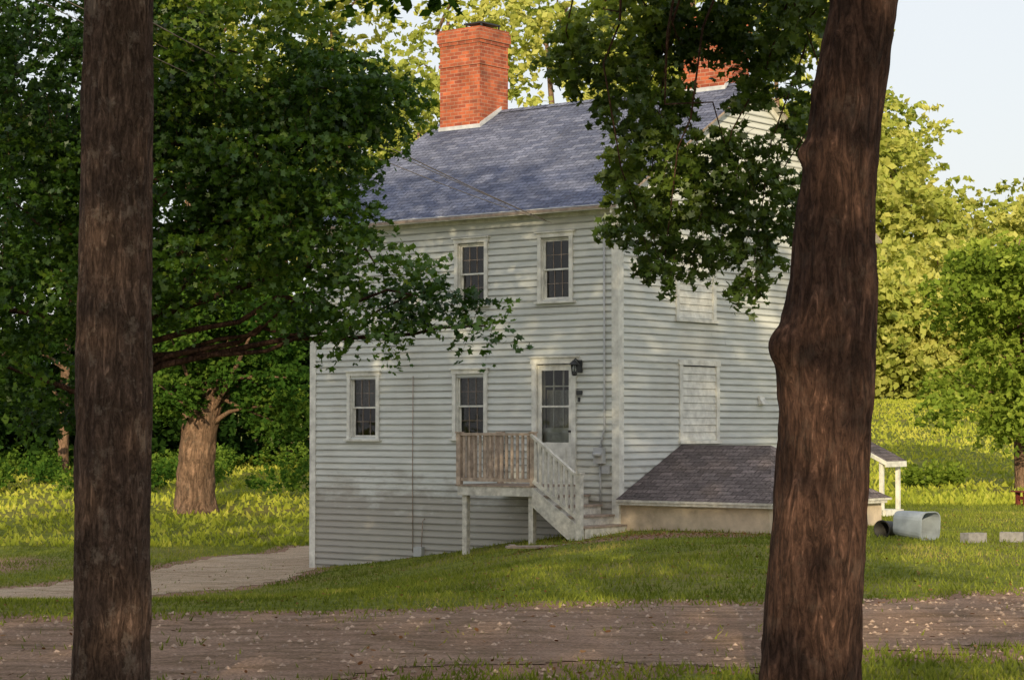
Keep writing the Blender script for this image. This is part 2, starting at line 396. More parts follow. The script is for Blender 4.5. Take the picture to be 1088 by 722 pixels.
# ------------------------------------------------------------------ HOUSE
house=empty('clapboard_house',(HX,HY,0),-TH)
W,DP=7.47,8.87; EZ=4.12; RZ=6.72; SL=(RZ-4.15)/(DP/2)
def rect(c,w,z0,z1): return (c-w/2,c+w/2,z0,z1)
front_op=[rect(-6.08,.72,-.18,1.0),rect(-3.39,.72,-.16,1.0),rect(-1.383,.68,2.33,3.45),rect(-3.36,.68,2.33,3.45),rect(-1.41,.86,-1.0,1.16)]
right_op=[rect(2.45,1.15,2.05,3.3),rect(2.55,1.15,-.2,1.15)]
EXPO=.125
def clap(mb,axis,a0,a1,z0,z1,sign,ops,gable=None):
    nb=int(round((z1-z0)/EXPO))
    for i in range(nb):
        b0=z0+i*EXPO; b1=b0+EXPO; zm=(b0+b1)/2
        s,e=a0,a1
        if gable and b1>gable[0]:
            off=(b1-gable[0])/gable[1]; s=a0+off; e=a1-off
            if e-s<.05: continue
        segs=[(s,e)]
        for (o0,o1,q0,q1) in ops:
            if q0<zm<q1:
                ns=[]
                for (p,q) in segs:
                    if o1<=p or o0>=q: ns.append((p,q))
                    else:
                        if o0>p: ns.append((p,o0))
                        if o1<q: ns.append((o1,q))
                segs=ns
        out=[]
        for p,q in segs:
            c=p
            while c<q-1e-6:
                L=rng.uniform(2.2,4.2); e2=min(q,c+L)
                if q-e2<.5: e2=q
                out.append((c,e2)); c=e2
        for p,q in out:
            lip=.024+rng.uniform(-.003,.005); d1=rng.uniform(-.005,.005); d2=rng.uniform(-.005,.005)
            def P(a,o,z): return (a,-o,z) if axis=='f' else ((o,a,z) if axis=='r' else ((-W-o,a,z) if axis=='l' else (a,DP+o,z)))
            A=[P(p,lip,b0+d1),P(q,lip,b0+d2),P(q,.002,b1+.007),P(p,.002,b1+.007)]
            B=[P(p,0,b0+d1),P(q,0,b0+d2),P(q,lip,b0+d2),P(p,lip,b0+d1)]
            mb.face(A,0); mb.face(B,0)
mb=MB()
Z0=-3.3; ZT=Z0+math.floor((EZ-Z0)/EXPO)*EXPO
clap(mb,'f',-W,0,Z0,ZT,1,front_op)
ZG=Z0+math.ceil((RZ-Z0)/EXPO)*EXPO
clap(mb,'r',0,DP,Z0,ZG,1,right_op,(4.12,SL))
clap(mb,'l',0,DP,Z0,ZG,1,[],(4.12,SL))
clap(mb,'b',-W,0,Z0,ZT,1,[])
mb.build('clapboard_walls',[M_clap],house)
mb=MB()
cw=.12
mb.box(-cw,.036,-.036,-.002,-3.3,EZ-.3); mb.box(.002,.036,-.0015,cw,-3.3,EZ-.02)
mb.box(-W-.036,-W+cw,-.036,-.002,-3.3,EZ-.3); mb.box(-W-.036,-W-.002,-.0015,cw,-3.3,EZ-.02)
mb.box(.002,.036,DP-cw,DP+.036,-3.3,EZ-.02)
mb.box(-W-.036,.036,-.047,-.003,EZ-.297,EZ-.03)
mb.box(-W-.25,.22,-.34,-.30,3.875,3.965)
mb.face([(-W-.25,-.298,3.87),(.22,-.298,3.87),(.22,-.04,3.90),(-W-.25,-.04,3.90)][::-1],0)
for xx in (.038,-W-.068):
    for sgn in (0,1):
        if sgn==0: pts=[(xx,-.3,3.80),(xx,DP/2,RZ-.17),(xx,DP/2,RZ+.0),(xx,-.3,3.97)]
        else: pts=[(xx,DP+.3,3.80),(xx,DP/2,RZ-.17),(xx,DP/2,RZ+.0),(xx,DP+.3,3.97)]
        mb.prism(pts,(.03,0,0),0)
mb.build('corner_boards_and_cornice',[M_trim],house)
mb=MB(); x0,x1=-W-.24,.20
LSL=math.hypot(DP/2+.33,(DP/2+.33)*SL)
def rz(y): return 4.15+SL*y if y<=DP/2 else 4.15+SL*(DP-y)
a=(x0,-.36,rz(-.36)); b=(x1,-.36,rz(-.36)); c=(x1,DP/2,RZ); d=(x0,DP/2,RZ)
mb.face([a,b,c,d],0,[(x0,0),(x1,0),(x1,LSL),(x0,LSL)])
a2=(x0,DP+.36,rz(-.36)); b2=(x1,DP+.36,rz(-.36))
mb.face([b2,a2,d,c],0,[(x1,0),(x0,0),(x0,LSL),(x1,LSL)])
t=.05
dn=lambda p:(p[0],p[1],p[2]-t)
mb.face([dn(a),dn(d),dn(c),dn(b)],1); mb.face([dn(b2),dn(c),dn(d),dn(a2)],1)
mb.face([a,dn(a),dn(b),b],2); mb.face([b2,dn(b2),dn(a2),a2],2)
mb.face([b,dn(b),dn(c),c],2); mb.face([c,dn(c),dn(b2),b2],2); mb.face([a,d,dn(d),dn(a)],2); mb.face([d,a2,dn(a2),dn(d)],2)
k=x0
while k<x1-.05:
    e=min(k+.29,x1)
    mb.face([(k,DP/2-.14,RZ-.14*SL+.018),(e,DP/2-.14,RZ-.14*SL+.024),(e,DP/2,RZ+.028),(k,DP/2,RZ+.022)],0,[(k,0),(e,0),(e,.13),(k,.13)])
    mb.face([(e,DP/2+.14,RZ-.14*SL+.024),(k,DP/2+.14,RZ-.14*SL+.018),(k,DP/2,RZ+.022),(e,DP/2,RZ+.028)],0,[(k,0),(e,0),(e,.13),(k,.13)])
    k+=.30
mb.build('roof',[M_shingle,M_trimold,M_deck],house)
def chimney(name,u,yc,a,b,top):
    mb=MB(); x=-u; zb=4.6
    mb.box(x-a/2,x+a/2,yc-b/2,yc+b/2,zb,top-.80)
    mb.box(x-a/2-.022,x+a/2+.022,yc-b/2-.022,yc+b/2+.022,top-.80,top-.73)
    mb.box(x-a/2,x+a/2,yc-b/2,yc+b/2,top-.73,top-.34)
    mb.box(x-a/2-.022,x+a/2+.022,yc-b/2-.022,yc+b/2+.022,top-.34,top-.27)
    mb.box(x-a/2-.045,x+a/2+.045,yc-b/2-.045,yc+b/2+.045,top-.27,top-.07)
    mb.box(x-a/2-.02,x+a/2+.02,yc-b/2-.02,yc+b/2+.02,top-.07,top)
    mb.build(name,[M_brick],house)
    m2=MB()
    m2.box(x-.02,x+a/2-.08,yc-b/2+.15,yc+b/2-.15,top+.10,top+.13,0)
    for sx in (x+.02,x+a/2-.12):
        for sy in (yc-b/2+.18,yc+b/2-.18): m2.box(sx,sx+.03,sy-.015,sy+.015,top,top+.10,0)
    m2.build(name+'_cap',[M_dark],house)
    m3=MB()
    fz=rz(yc-b/2)
    m3.box(x-a/2-.03,x+a/2+.03,yc-b/2-.02,yc-b/2-.004,fz-.05,fz+.07)
    for sx in (x-a/2-.02,x+a/2+.004):
        ya=yc-b/2; yb=min(DP/2,yc+b/2)
        m3.prism([(sx,ya,rz(ya)-.05),(sx,yb,rz(yb)-.05),(sx,yb,rz(yb)+.10),(sx,ya,rz(ya)+.10)],(.016,0,0),0)
    m3.build(name+'_flashing',[M_lead],house)
chimney('brick_chimney',6.78,4.2,1.09,.95,8.44)
chimney('brick_chimney_rear',1.0,4.7,1.0,.9,8.1)

def win(name,o,curtain='low'):
    a0,a1,z0,z1=o; mb=MB()
    f=.08; pr=.05
    mb.box(a0-f+.02,a0+.02,-pr,.0,z0-.02,z1+.02,0); mb.box(a1-.02,a1+f-.02,-pr,.0,z0-.02,z1+.02,0)
    mb.box(a0-f,a1+f,-pr-.004,.0,z1+.02,z1+.10,0); mb.box(a0-f-.03,a1+f+.03,-pr-.035,.0,z1+.10,z1+.125,0)
    mb.box(a0-f-.03,a1+f+.03,-pr-.04,.0,z0-.065,z0-.022,0)
    i0,i1=a0+.022,a1-.022; zc=(z0+z1)/2
    mb.box(i0-.002,i0+.02,.001,.12,z0,z1,0); mb.box(i1-.02,i1+.002,.001,.12,z0,z1,0); mb.box(i0,i1,.001,.12,z1-.02,z1,0); mb.box(i0,i1,.001,.12,z0,z0+.02,0)
    s=.030
    def sash(zb,zt,y,nv):
        mb.box(i0+.021,i0+.021+s,y,y+.03,zb,zt,0); mb.box(i1-.021-s,i1-.021,y,y+.03,zb,zt,0)
        mb.box(i0+.021+s,i1-.021-s,y+.001,y+.029,zb,zb+s,0); mb.box(i0+.021+s,i1-.021-s,y+.001,y+.029,zt-s,zt,0)
        ia,ib=i0+.021+s,i1-.021-s
        for k in range(1,nv):
            xx=ia+(ib-ia)*k/nv; mb.box(xx-.004,xx+.004,y+.004,y+.02,zb+s,zt-s,4)
        zz=(zb+zt)/2; mb.box(ia,ib,y+.006,y+.018,zz-.004,zz+.004,4)
        mb.face([(ia,y+.013,zb+s),(ib,y+.013,zb+s),(ib,y+.013,zt-s),(ia,y+.013,zt-s)],1)
    sash(zc-.02,z1-.021,.03,3); sash(z0+.021,zc+.02,.065,3)
    R=.9
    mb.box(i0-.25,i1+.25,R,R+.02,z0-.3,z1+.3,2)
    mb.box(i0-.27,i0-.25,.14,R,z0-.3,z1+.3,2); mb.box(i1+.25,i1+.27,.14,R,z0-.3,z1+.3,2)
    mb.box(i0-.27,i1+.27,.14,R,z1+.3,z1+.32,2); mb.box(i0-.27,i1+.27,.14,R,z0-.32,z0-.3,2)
    def curt(c0,c1,zb,zt):
        n=18
        for k in range(n):
            xa=c0+(c1-c0)*k/n; xb=c0+(c1-c0)*(k+1)/n
            ya=.17+.018*math.sin(k*1.9); yb=.17+.018*math.sin((k+1)*1.9)
            mb.face([(xa,ya,zb),(xb,yb,zb),(xb,yb,zt),(xa,ya,zt)],3)
    w=i1-i0
    if curtain=='low':
        curt(i0,i1,zc+.04,z1); curt(i0,i0+w*.12,z0,zc+.04)
    else:
        curt(i0,i0+w*.16,z0,z1); curt(i1-w*.14,i1,z0,z1)
    mb.build(name,[M_trim,M_glass,M_room,M_curt,M_deck],house)
win('window_1',front_op[0]); win('window_2',front_op[1])
win('window_3',front_op[2],'side'); win('window_4',front_op[3],'side')
for i,(a0,a1,z0,z1) in enumerate(right_op):
    mb=MB()
    for (p,q,r,s,o) in ((a0-.09,a0+.01,z0-.02,z1+.02,.045),(a1-.01,a1+.09,z0-.02,z1+.02,.045),(a0-.12,a1+.12,z1+.02,z1+.12,.052),(a0-.12,a1+.12,z0-.08,z0-.02,.07)):
        mb.box(.001,o,p,q,r,s,0)
    n=10
    for k in range(n):
        p=z0+(z1-z0)*k/n; q=z0+(z1-z0)*(k+1)/n-.008
        mb.prism([(-.01,a0+.011,p),(.024,a0+.011,p),(.008,a0+.011,q),(-.01,a0+.011,q)],(0,a1-a0-.022,0),0)
    mb.box(-.03,-.015,a0,a1,z0,z1,0)
    mb.build('boarded_window_%d'%(i+1),[M_trim],house)
a0,a1,z0,z1=front_op[4]; mb=MB(); f=.1
mb.box(a0-f+.03,a0+.03,-.055,0,z0,z1+.01,0); mb.box(a1-.03,a1+f-.03,-.055,0,z0,z1+.01,0)
mb.box(a0-f,a1+f,-.06,0,z1+.01,z1+.12,0); mb.box(a0-f-.03,a1+f+.03,-.09,0,z1+.12,z1+.145,0)
mb.box(a0,a1,-.07,.1,z0-.001,z0+.035,0)
d0,d1=a0+.035,a1-.035; zt=z1-.01; y=.0
sw=.085
mb.box(d0,d0+sw,y,y+.035,z0+.04,zt,0); mb.box(d1-sw,d1,y,y+.035,z0+.04,zt,0)
mb.box(d0+sw,d1-sw,y+.001,y+.034,zt-.1,zt,0); mb.box(d0+sw,d1-sw,y+.001,y+.034,z0+.04,z0+.75,0)
mb.box(d0+sw+.06,d1-sw-.06,y-.008,y,z0+.14,z0+.65,0)
ia,ib=d0+sw,d1-sw; za,zb=z0+.75,zt-.1
mb.face([(ia,y+.016,za),(ib,y+.016,za),(ib,y+.016,zb),(ia,y+.016,zb)],1)
mb.box(ia,ib,y+.004,y+.03,(za+zb)/2-.015,(za+zb)/2+.015,0)
mb.box(d0,d1,.10,.14,z0+.04,z0+1.0,0)
for k in range(4):
    xx=ia-.02+(ib-ia+.04)*k/3; mb.box(xx-.012,xx+.012,.10,.13,z0+1.0,zt,0)
for k in range(4):
    zz=z0+1.0+(zt-z0-1.0)*k/3; mb.box(ia-.04,ib+.04,.104,.126,zz-.012,zz+.012,0)
n=16
for k in range(n):
    xa=ia-.03+(ib-ia+.06)*k/n; xb=ia-.03+(ib-ia+.06)*(k+1)/n
    mb.face([(xa,.2+.015*math.sin(k*2),z0+1.0),(xb,.2+.015*math.sin(k*2+2),z0+1.0),(xb,.2+.015*math.sin(k*2+2),z0+1.7),(xa,.2+.015*math.sin(k*2),z0+1.7)],3)
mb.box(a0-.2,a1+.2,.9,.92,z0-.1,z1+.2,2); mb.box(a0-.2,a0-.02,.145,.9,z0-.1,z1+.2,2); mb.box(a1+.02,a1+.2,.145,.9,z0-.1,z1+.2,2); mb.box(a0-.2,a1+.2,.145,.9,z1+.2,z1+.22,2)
mb.lathe((d1-.045,-.03,z0+.95),[(.0,-.02),(.022,-.02),(.028,0),(.022,.02),(0,.02)],10,'z',4)
mb.build('storm_door',[M_trim,M_glass,M_room,M_doorcurt,M_dark],house)

mb=MB(); lx=-.83; lz=1.10
mb.box(lx-.05,lx+.05,-.035,-.01,lz-.10,lz+.13,0)
mb.tube([(lx,-.03,lz+.06),(lx,-.10,lz+.12),(lx,-.16,lz+.15),(lx,-.19,lz+.12)],.012,6,0)
mb.lathe((lx,-.19,lz),[(.0,.13),(.035,.115),(.10,.05),(.105,.04),(.07,.035),(.07,.03)],12,'z',0)
for k in range(6):
    t=k*math.pi/3; mb.beam((lx+.065*math.cos(t),-.19+.065*math.sin(t),lz+.04),(lx+.045*math.cos(t),-.19+.045*math.sin(t),lz-.12),.008,.008,0)
mb.lathe((lx,-.19,lz),[(.03,-.16),(.05,-.13),(.05,-.115)],12,'z',0)
mb.lathe((lx,-.19,lz),[(.04,-.113),(.058,.03)],12,'z',1)
mb.box(lx-.07,lx+.05,-.04,-.012,.60,.68,0); mb.box(lx-.04,lx+.0,-.04,-.012,.48,.56,0)
mb.build('wall_lantern',[M_dark,M_glass],house)
mb=MB()
mb.box(-.46,-.26,-.13,-.025,-.62,-.34,0); mb.lathe((-.36,-.16,-.46),[(.075,-.03),(.08,0),(.075,.03)],14,'z',0)
mb.tube([(-.36,-.05,-.34),(-.30,-.05,-.1),(-.27,-.05,0),(-.27,-.05,3.8)],.018,6,0)
mb.tube([(-.36,-.05,-.62),(-.36,-.05,-1.3)],.018,6,0)
mb.box(-.30,-.16,-.1,-.025,-.80,-.66,0)
mb.tube([(-4.79,-.035,1.0),(-4.80,-.035,-.8),(-4.79,-.035,-2.35)],.008,6,1)
mb.box(-4.70,-4.5,-.12,-.025,-2.42,-2.24,0)
mb.tube([(-4.55,-.06,-2.25),(-4.52,-.06,-1.75),(-4.5,-.02,-1.7)],.009,6,1)
mb.build('electric_meter_and_conduit',[M_grey,M_deck],house)
mb=MB(); mb.prism([(.02,4.6,.45),(.02,4.78,.45),(.02,4.78,.63),(.02,4.6,.63)],(.03,0,0),0); mb.prism([(.05,4.6,.47),(.13,4.6,.47),(.05,4.6,.61)],(0,.18,0),0)
mb.build('dryer_vent',[M_trim],house)

DZ=-1.0; dO=1.3; dl=-2.62; dr=-.89
mb=MB()
n=12; bw=(dO-.04)/n
for k in range(n):
    mb.box(dl-.06,dr,-.04-bw*k-bw+.006,-.04-bw*k,DZ-.03,DZ,1)
mb.box(dl-.02,dr,-dO+.02,-dO+.06,DZ-.19,DZ-.032,0); mb.box(dl-.02,dl+.02,-dO+.062,-.04,DZ-.19,DZ-.032,0); mb.box(dr-.04,dr,-dO+.062,-.04,DZ-.19,DZ-.032,0)
mb.box(dl+.05,dl+.15,-dO+.07,-dO+.17,-3.0,DZ-.032,0); mb.box(dr-.17,dr-.07,-dO+.07,-dO+.17,-2.6,DZ-.032,0)
RT=DZ+.92
def post(x,y,zb,zt): mb.box(x-.045,x+.045,y-.045,y+.045,zb,zt,2); mb.box(x-.06,x+.06,y-.06,y+.06,zt,zt+.025,2)
post(dl+.02,-dO+.03,DZ+.0005,RT); post(dr-.03,-dO+.03,DZ+.0005,RT); post(dl+.02,-.10,DZ+.0005,RT)
for (p,q) in (((dl+.07,-dO+.03),(dr-.08,-dO+.03)),((dl+.02,-dO+.08),(dl+.02,-.15))):
    mb.beam((p[0],p[1],RT-.02),(q[0],q[1],RT-.02),.08,.045,2); mb.beam((p[0],p[1],DZ+.09),(q[0],q[1],DZ+.09),.045,.06,2)
    L=math.hypot(q[0]-p[0],q[1]-p[1]); k=int(L/.115)
    for i in range(k):
        t=(i+.5)/k; x=p[0]+(q[0]-p[0])*t; y=p[1]+(q[1]-p[1])*t
        mb.box(x-.022,x+.022,y-.016,y+.016,DZ+.12,RT-.043,2)
mb.build('porch_deck',[M_trimold,M_deck,M_rail],house)
mb=MB()
NS=4; run=.27; rise=.17; sx=dr
for i in range(NS):
    xa=sx+i*run; zt=DZ-(i+1)*rise
    mb.box(xa-.002,xa+run+.03,-dO+.0-.02*(i==3),.0-.04+.0,zt-.035,zt,1)
    mb.box(xa-.02,xa-.003,-dO+.03,-.05,zt+.001,zt+rise-.036,0)
    if i==NS-1: mb.box(xa+run-.0,xa+run+.018,-dO+.03,-.05,zt-.30,zt-.036,0)
yy=-dO-.045
mb.prism([(sx,yy,DZ-.03),(sx+NS*run+.02,yy,DZ-NS*rise-.06),(sx+NS*run+.02,yy,DZ-NS*rise-.34),(sx+NS*run-.15,yy,DZ-NS*rise-.34),(sx,yy,DZ-.36)],(0,.04,0),0)
yy=-dO-.02
xb=sx+NS*run-.03; zb=DZ-NS*rise
def post2(x,y,zb,zt): mb.box(x-.05,x+.05,y-.05,y+.05,zb,zt,2); mb.box(x-.065,x+.065,y-.065,y+.065,zt,zt+.025,2)
post2(xb,yy-.05,zb-.35,zb+.90)
mb.beam((sx-.03,yy-.01,RT-.03),(xb-.05,yy-.01,zb+.84),.07,.045,2); mb.beam((sx+.02,yy-.01,DZ+.08),(xb-.05,yy-.01,zb+.13),.045,.06,2)
for i in range(9):
    t=(i+.6)/9.3; x=sx+(xb-sx)*t; zz0=DZ+.09+(zb+.14-DZ-.09)*t; zz1=RT-.05+(zb+.82-RT+.05)*t
    mb.box(x-.024,x+.024,yy-.026,yy+.006,zz0,zz1,2)
mb.build('porch_stairs',[M_trimold,M_deck,M_trimold],house)

mb=MB(); S=3.1; YB=3.86; e=-1.20; rz_=-.30; ov=.14
mb.box(.036,S,.02,YB,-2.6,e-.02,1)
mb.box(.036,S+ov-.02,-.12,.02-.001,e-.14,e-.045,2); mb.box(S+.001,S+ov-.02,.02,YB,e-.14,e-.045,2)
A=(.03,-ov,e-.05);B=(S+ov,-ov,e-.05);Cc=(S+ov,YB+ov,e-.05);Dd=(.03,YB+ov,e-.05);R0=(.03,YB/2,rz_);R1=(1.95,YB/2,rz_)
h=math.hypot(YB/2+ov,rz_-e); h2=math.hypot(S+ov-1.95,rz_-e)
mb.face([A,B,R1,R0],0,[(0,0),(S+ov,0),(1.95,h),(0,h)])
mb.face([B,Cc,R1],0,[(0,0),(YB+2*ov,0),(YB/2+ov,h2)])
mb.face([Cc,Dd,R0,R1],0,[(0,0),(S+ov,0),(S+ov,h),(1.2,h)])
dn=lambda p:(p[0],p[1],p[2]-.04)
mb.face([A,dn(A),dn(B),B],2); mb.face([B,dn(B),dn(Cc),Cc],2); mb.face([Cc,dn(Cc),dn(Dd),Dd],2); mb.face([dn(A),dn(Dd),dn(Cc),dn(B)],2)
mb.build('cellar_entry',[M_shingle2,M_found,M_trimold],house)
mb=MB(); pa,pb,ps=7.9,8.75,1.0
mb.face([(.04,pa,-.2),(ps,pa,-.66),(ps,pb,-.66),(.04,pb,-.2)],0,[(0,0),(0,1.05),(.9,1.05),(.9,0)])
mb.face([(.04,pa,-.25),(.04,pb,-.25),(ps,pb,-.71),(ps,pa,-.71)],1)
mb.box(ps-.04,ps,pa,pb,-.78,-.665,1)
mb.prism([(.04,pa-.02,-.2),(ps,pa-.02,-.66),(ps,pa-.02,-.75),(.04,pa-.02,-.30)],(0,.018,0),1)
for yy in (pa+.05,pb-.12): mb.box(ps-.20,ps-.12,yy,yy+.07,-2.3,-.68,1)
mb.box(.04,ps-.05,pa+.05,pb-.05,-2.2,-1.65,1)
mb.build('back_porch',[M_shingle2,M_trim],house)

# ------------------------------------------------------------------ small yard objects
def gz(x,y): return float(g(x,y))
def rrect(w,h,r,n=5):
    pts=[]
    for (cx,cy,a0) in ((w/2-r,h/2-r,0),(-w/2+r,h/2-r,90),(-w/2+r,-h/2+r,180),(w/2-r,-h/2+r,270)):
        for k in range(n):
            t=math.radians(a0+90*k/(n-1)); pts.append((cx+r*math.cos(t),cy+r*math.sin(t)))
    return pts
def tub(name,x,y,ang,L,w,h,mat):
    mb=MB(); rings=[]
    for (s,xx) in ((.84,-L/2),(.89,-L*.2),(.94,L*.25),(.95,L*.40),(1.02,L*.41),(1.03,L/2),(.96,L/2),(.92,L*.3),(.80,-L/2+.03)):
        rings.append([(xx,p[0]*s,p[1]*s) for p in rrect(w,h,.13)])
    n=len(rings[0])
    for a,b in zip(rings[:-1],rings[1:]):
        for k in range(n):
            k2=(k+1)%n; mb.face([a[k],a[k2],b[k2],b[k]],0)
    mb.face(rings[0][::-1],0); mb.face(rings[-1],0)
    ob=mb.build(name,[mat]); ob.location=(x,y,gz(x,y)+h*.5); ob.rotation_euler=(0,math.radians(4),ang)
tub('plastic_storage_bin',6.38,34.3,math.radians(-50),.60,.46,.46,M_bin)
def bucket(x,y,ang,r,L):
    mb=MB()
    prof=[(.0,-L/2),(r*.80,-L/2),(r*.85,-L/2+.03),(r*.97,L/2-.03),(r*1.05,L/2-.02),(r*1.05,L/2),(r*.92,L/2),(r*.78,-L/2+.03),(0,-L/2+.03)]
    mb.lathe((0,0,r),prof,24,'x',0)
    ob=mb.build('plastic_bucket',[M_black]); ob.location=(x,y,gz(x,y)+.01); ob.rotation_euler=(0,0,ang)
bucket(5.98,34.6,math.radians(-130),.14,.34)
def block(x,y,ang):
    mb=MB(); L,Wd,H=.36,.2,.15
    mb.box(-L/2,L/2,-Wd/2,-Wd/2+.03,0,H); mb.box(-L/2,L/2,Wd/2-.03,Wd/2,0,H)
    for xx in (-L/2,-.017,L/2-.034): mb.box(xx,xx+.034,-Wd/2+.0305,Wd/2-.0305,0,H)
    ob=mb.build('concrete_block',[M_conc]); ob.location=(x,y,gz(x,y)+.005); ob.rotation_euler=(0,0,ang)
block(7.1,33.4,.5); block(7.72,33.5,-.35)
mb=MB()
mb.box(-.6,.6,-.2,-.02,.32,.35); mb.box(-.6,.6,.02,.2,.32,.35)
for xx in (-.45,.45): mb.box(xx-.04,xx+.04,-.18,-.1,0,.319); mb.box(xx-.04,xx+.04,.1,.18,0,.319); mb.box(xx-.03,xx+.03,-.099,.099,.15,.22)
mb.box(-.41,.41,-.03,.03,.16,.21)
ob=mb.build('wooden_bench',[M_redw]); ob.location=(12.0,49.5,gz(12.0,49.5)); ob.rotation_euler=(0,0,.4)
mb=MB(); mb.box(-.55,.55,-.14,.14,0,.035); mb.box(-.5,-.4,-.12,.12,.035,.055); mb.box(.4,.5,-.12,.12,.035,.055)
ob=mb.build('wooden_plank',[M_deck]); ob.location=(.45,36.3,gz(.45,36.3)+.02); ob.rotation_euler=(0,0,.15)

# ------------------------------------------------------------------ trees
def trunk(name,path,mat,nseg=56,step=.05,knobs=(),amp=.018,seed=0,flare=None):
    P=np.array(path,float)
    zz=P[:,2]; zs=np.arange(zz[0],zz[-1],step)
    cx=np.interp(zs,zz,P[:,0]); cy=np.interp(zs,zz,P[:,1]); r=np.interp(zs,zz,P[:,3])
    k=np.ones(9)/9
    for arr in (cx,cy,r):
        a=np.pad(arr,4,mode='edge'); arr[:]=np.convolve(a,k,'valid')
    V=np.zeros((len(zs),nseg,3))
    for i,z in enumerate(zs):
        for j in range(nseg):
            t=2*math.pi*j/nseg; c,s=math.cos(t),math.sin(t)
            rr=r[i]
            n1=mnoise.noise(Vector((c*1.2+seed,s*1.2,z*.9)))
            n2=mnoise.noise(Vector((c*5+seed,s*5,z*2.2)))
            n3=abs(mnoise.noise(Vector((c*13+seed,s*13,z*5))))
            rr*=1+.06*n1
            rr+=amp*(n2*.9-n3*1.0)
            for (ka,kz,kh,kw,kr) in knobs:
                da=(t-ka+math.pi)%(2*math.pi)-math.pi
                rr+=kr*math.exp(-(da/kw)**2-((z-kz)/kh)**2)
            if flare: rr*=1+.45*max(0,1-(z-zz[0])/.6)**2*(1+.4*math.sin(5*t))
            V[i,j]=(cx[i]+rr*c,cy[i]+rr*s,z)
    idx=np.arange(len(zs)*nseg).reshape(len(zs),nseg)
    nx=np.roll(idx,-1,axis=1)
    F=np.stack([idx[:-1],nx[:-1],nx[1:],idx[1:]],-1).reshape(-1,4)
    me=bpy.data.meshes.new(name); me.from_pydata(V.reshape(-1,3).tolist(),[],F.tolist()); me.polygons.foreach_set('use_smooth',[True]*len(F)); me.update()
    return newobj(name,me,None,[mat])

def branch(mb,p,q,r0,r1,sag=.0,n=7,wob=.12,sides=6):
    p=np.array(p,float);q=np.array(q,float); L=np.linalg.norm(q-p); pts=[];rad=[]
    o1=rng.normal(size=3)*wob*L*.5
    for i in range(n):
        t=i/(n-1); c=p+(q-p)*t; c=c+o1*math.sin(math.pi*t)+rng.normal(size=3)*wob*.12*L*(0<i<n-1)
        c[2]+=sag*L*math.sin(math.pi*t)
        pts.append(tuple(c)); rad.append(r0+(r1-r0)*t)
    mb.tube(pts,rad,sides,0,False); return pts

def sprays(ells,nsp,per,length,lsize,tmpl,tbase=.4,shell=.5,droop=.5,accept=None,flat=.6,root=None):
    E=np.array(ells,float); w=(E[:,3]*E[:,4]*E[:,5])**.72; w/=w.sum()
    idx=rng.choice(len(E),nsp,p=w); e=E[idx]
    d=rng.normal(size=(nsp,3)); d/=np.linalg.norm(d,axis=1,keepdims=True)
    rad=rng.random(nsp)**(1/3)*(1-shell)+shell*rng.uniform(.75,1.08,nsp)
    P=e[:,:3]+d*rad[:,None]*e[:,3:6]
    dirn=d*np.array([1,1,.5])+rng.normal(0,.5,(nsp,3)); dirn[:,2]-=droop*.6
    dirn/=np.linalg.norm(dirn,axis=1,keepdims=True)
    if accept is not None:
        k=accept(P)&accept(P+dirn*length); P=P[k];dirn=dirn[k];idx=idx[k];d=d[k]
    ns=len(P); Ls=length*rng.uniform(.5,1.3,ns)
    side=np.cross(dirn,np.array([0,0,1.])); side/=np.linalg.norm(side,axis=1,keepdims=True)+1e-6
    t=rng.random((ns,per)); lat=rng.normal(0,.27,(ns,per))*(1.1-t*.7)
    C=P[:,None,:]+dirn[:,None,:]*(t*Ls[:,None])[...,None]+side[:,None,:]*(lat*Ls[:,None])[...,None]
    C[...,2]-=droop*.35*(t**2)*Ls[:,None]+rng.random((ns,per))*.12*Ls[:,None]
    N=rng.normal(size=(ns,per,3))*(1-flat)*1.6+np.array([0,-.25,1.])*flat
    size=lsize*rng.uniform(.55,1.25,(ns,per))
    clt=rng.normal(0,.15,len(E))[idx][:,None]
    tint=np.clip(tbase+clt+rng.normal(0,.1,(ns,1))+rng.normal(0,.12,(ns,per))+.12*d[:,2:3],0,1)
    V=leafcards(C.reshape(-1,3),N.reshape(-1,3),size.ravel(),tmpl)
    tw0=P-dirn*.25*Ls[:,None]; tw1=P+dirn*Ls[:,None]*.85; tw1[:,2]-=droop*.3*Ls
    return V,tint.ravel(),tw0,tw1
def twigs(name,a,b,r,mat,parent):
    off=np.array([[r,0,0],[-r*.5,r*.8,0],[-r*.5,-r*.8,0]]); V=[]
    for i in range(3):
        j=(i+1)%3
        V.append(np.stack([a+off[i],a+off[j],b+off[j]*.4,b+off[i]*.4],1))
    mesh_np(name,np.concatenate(V,0),4,None,[mat],parent)

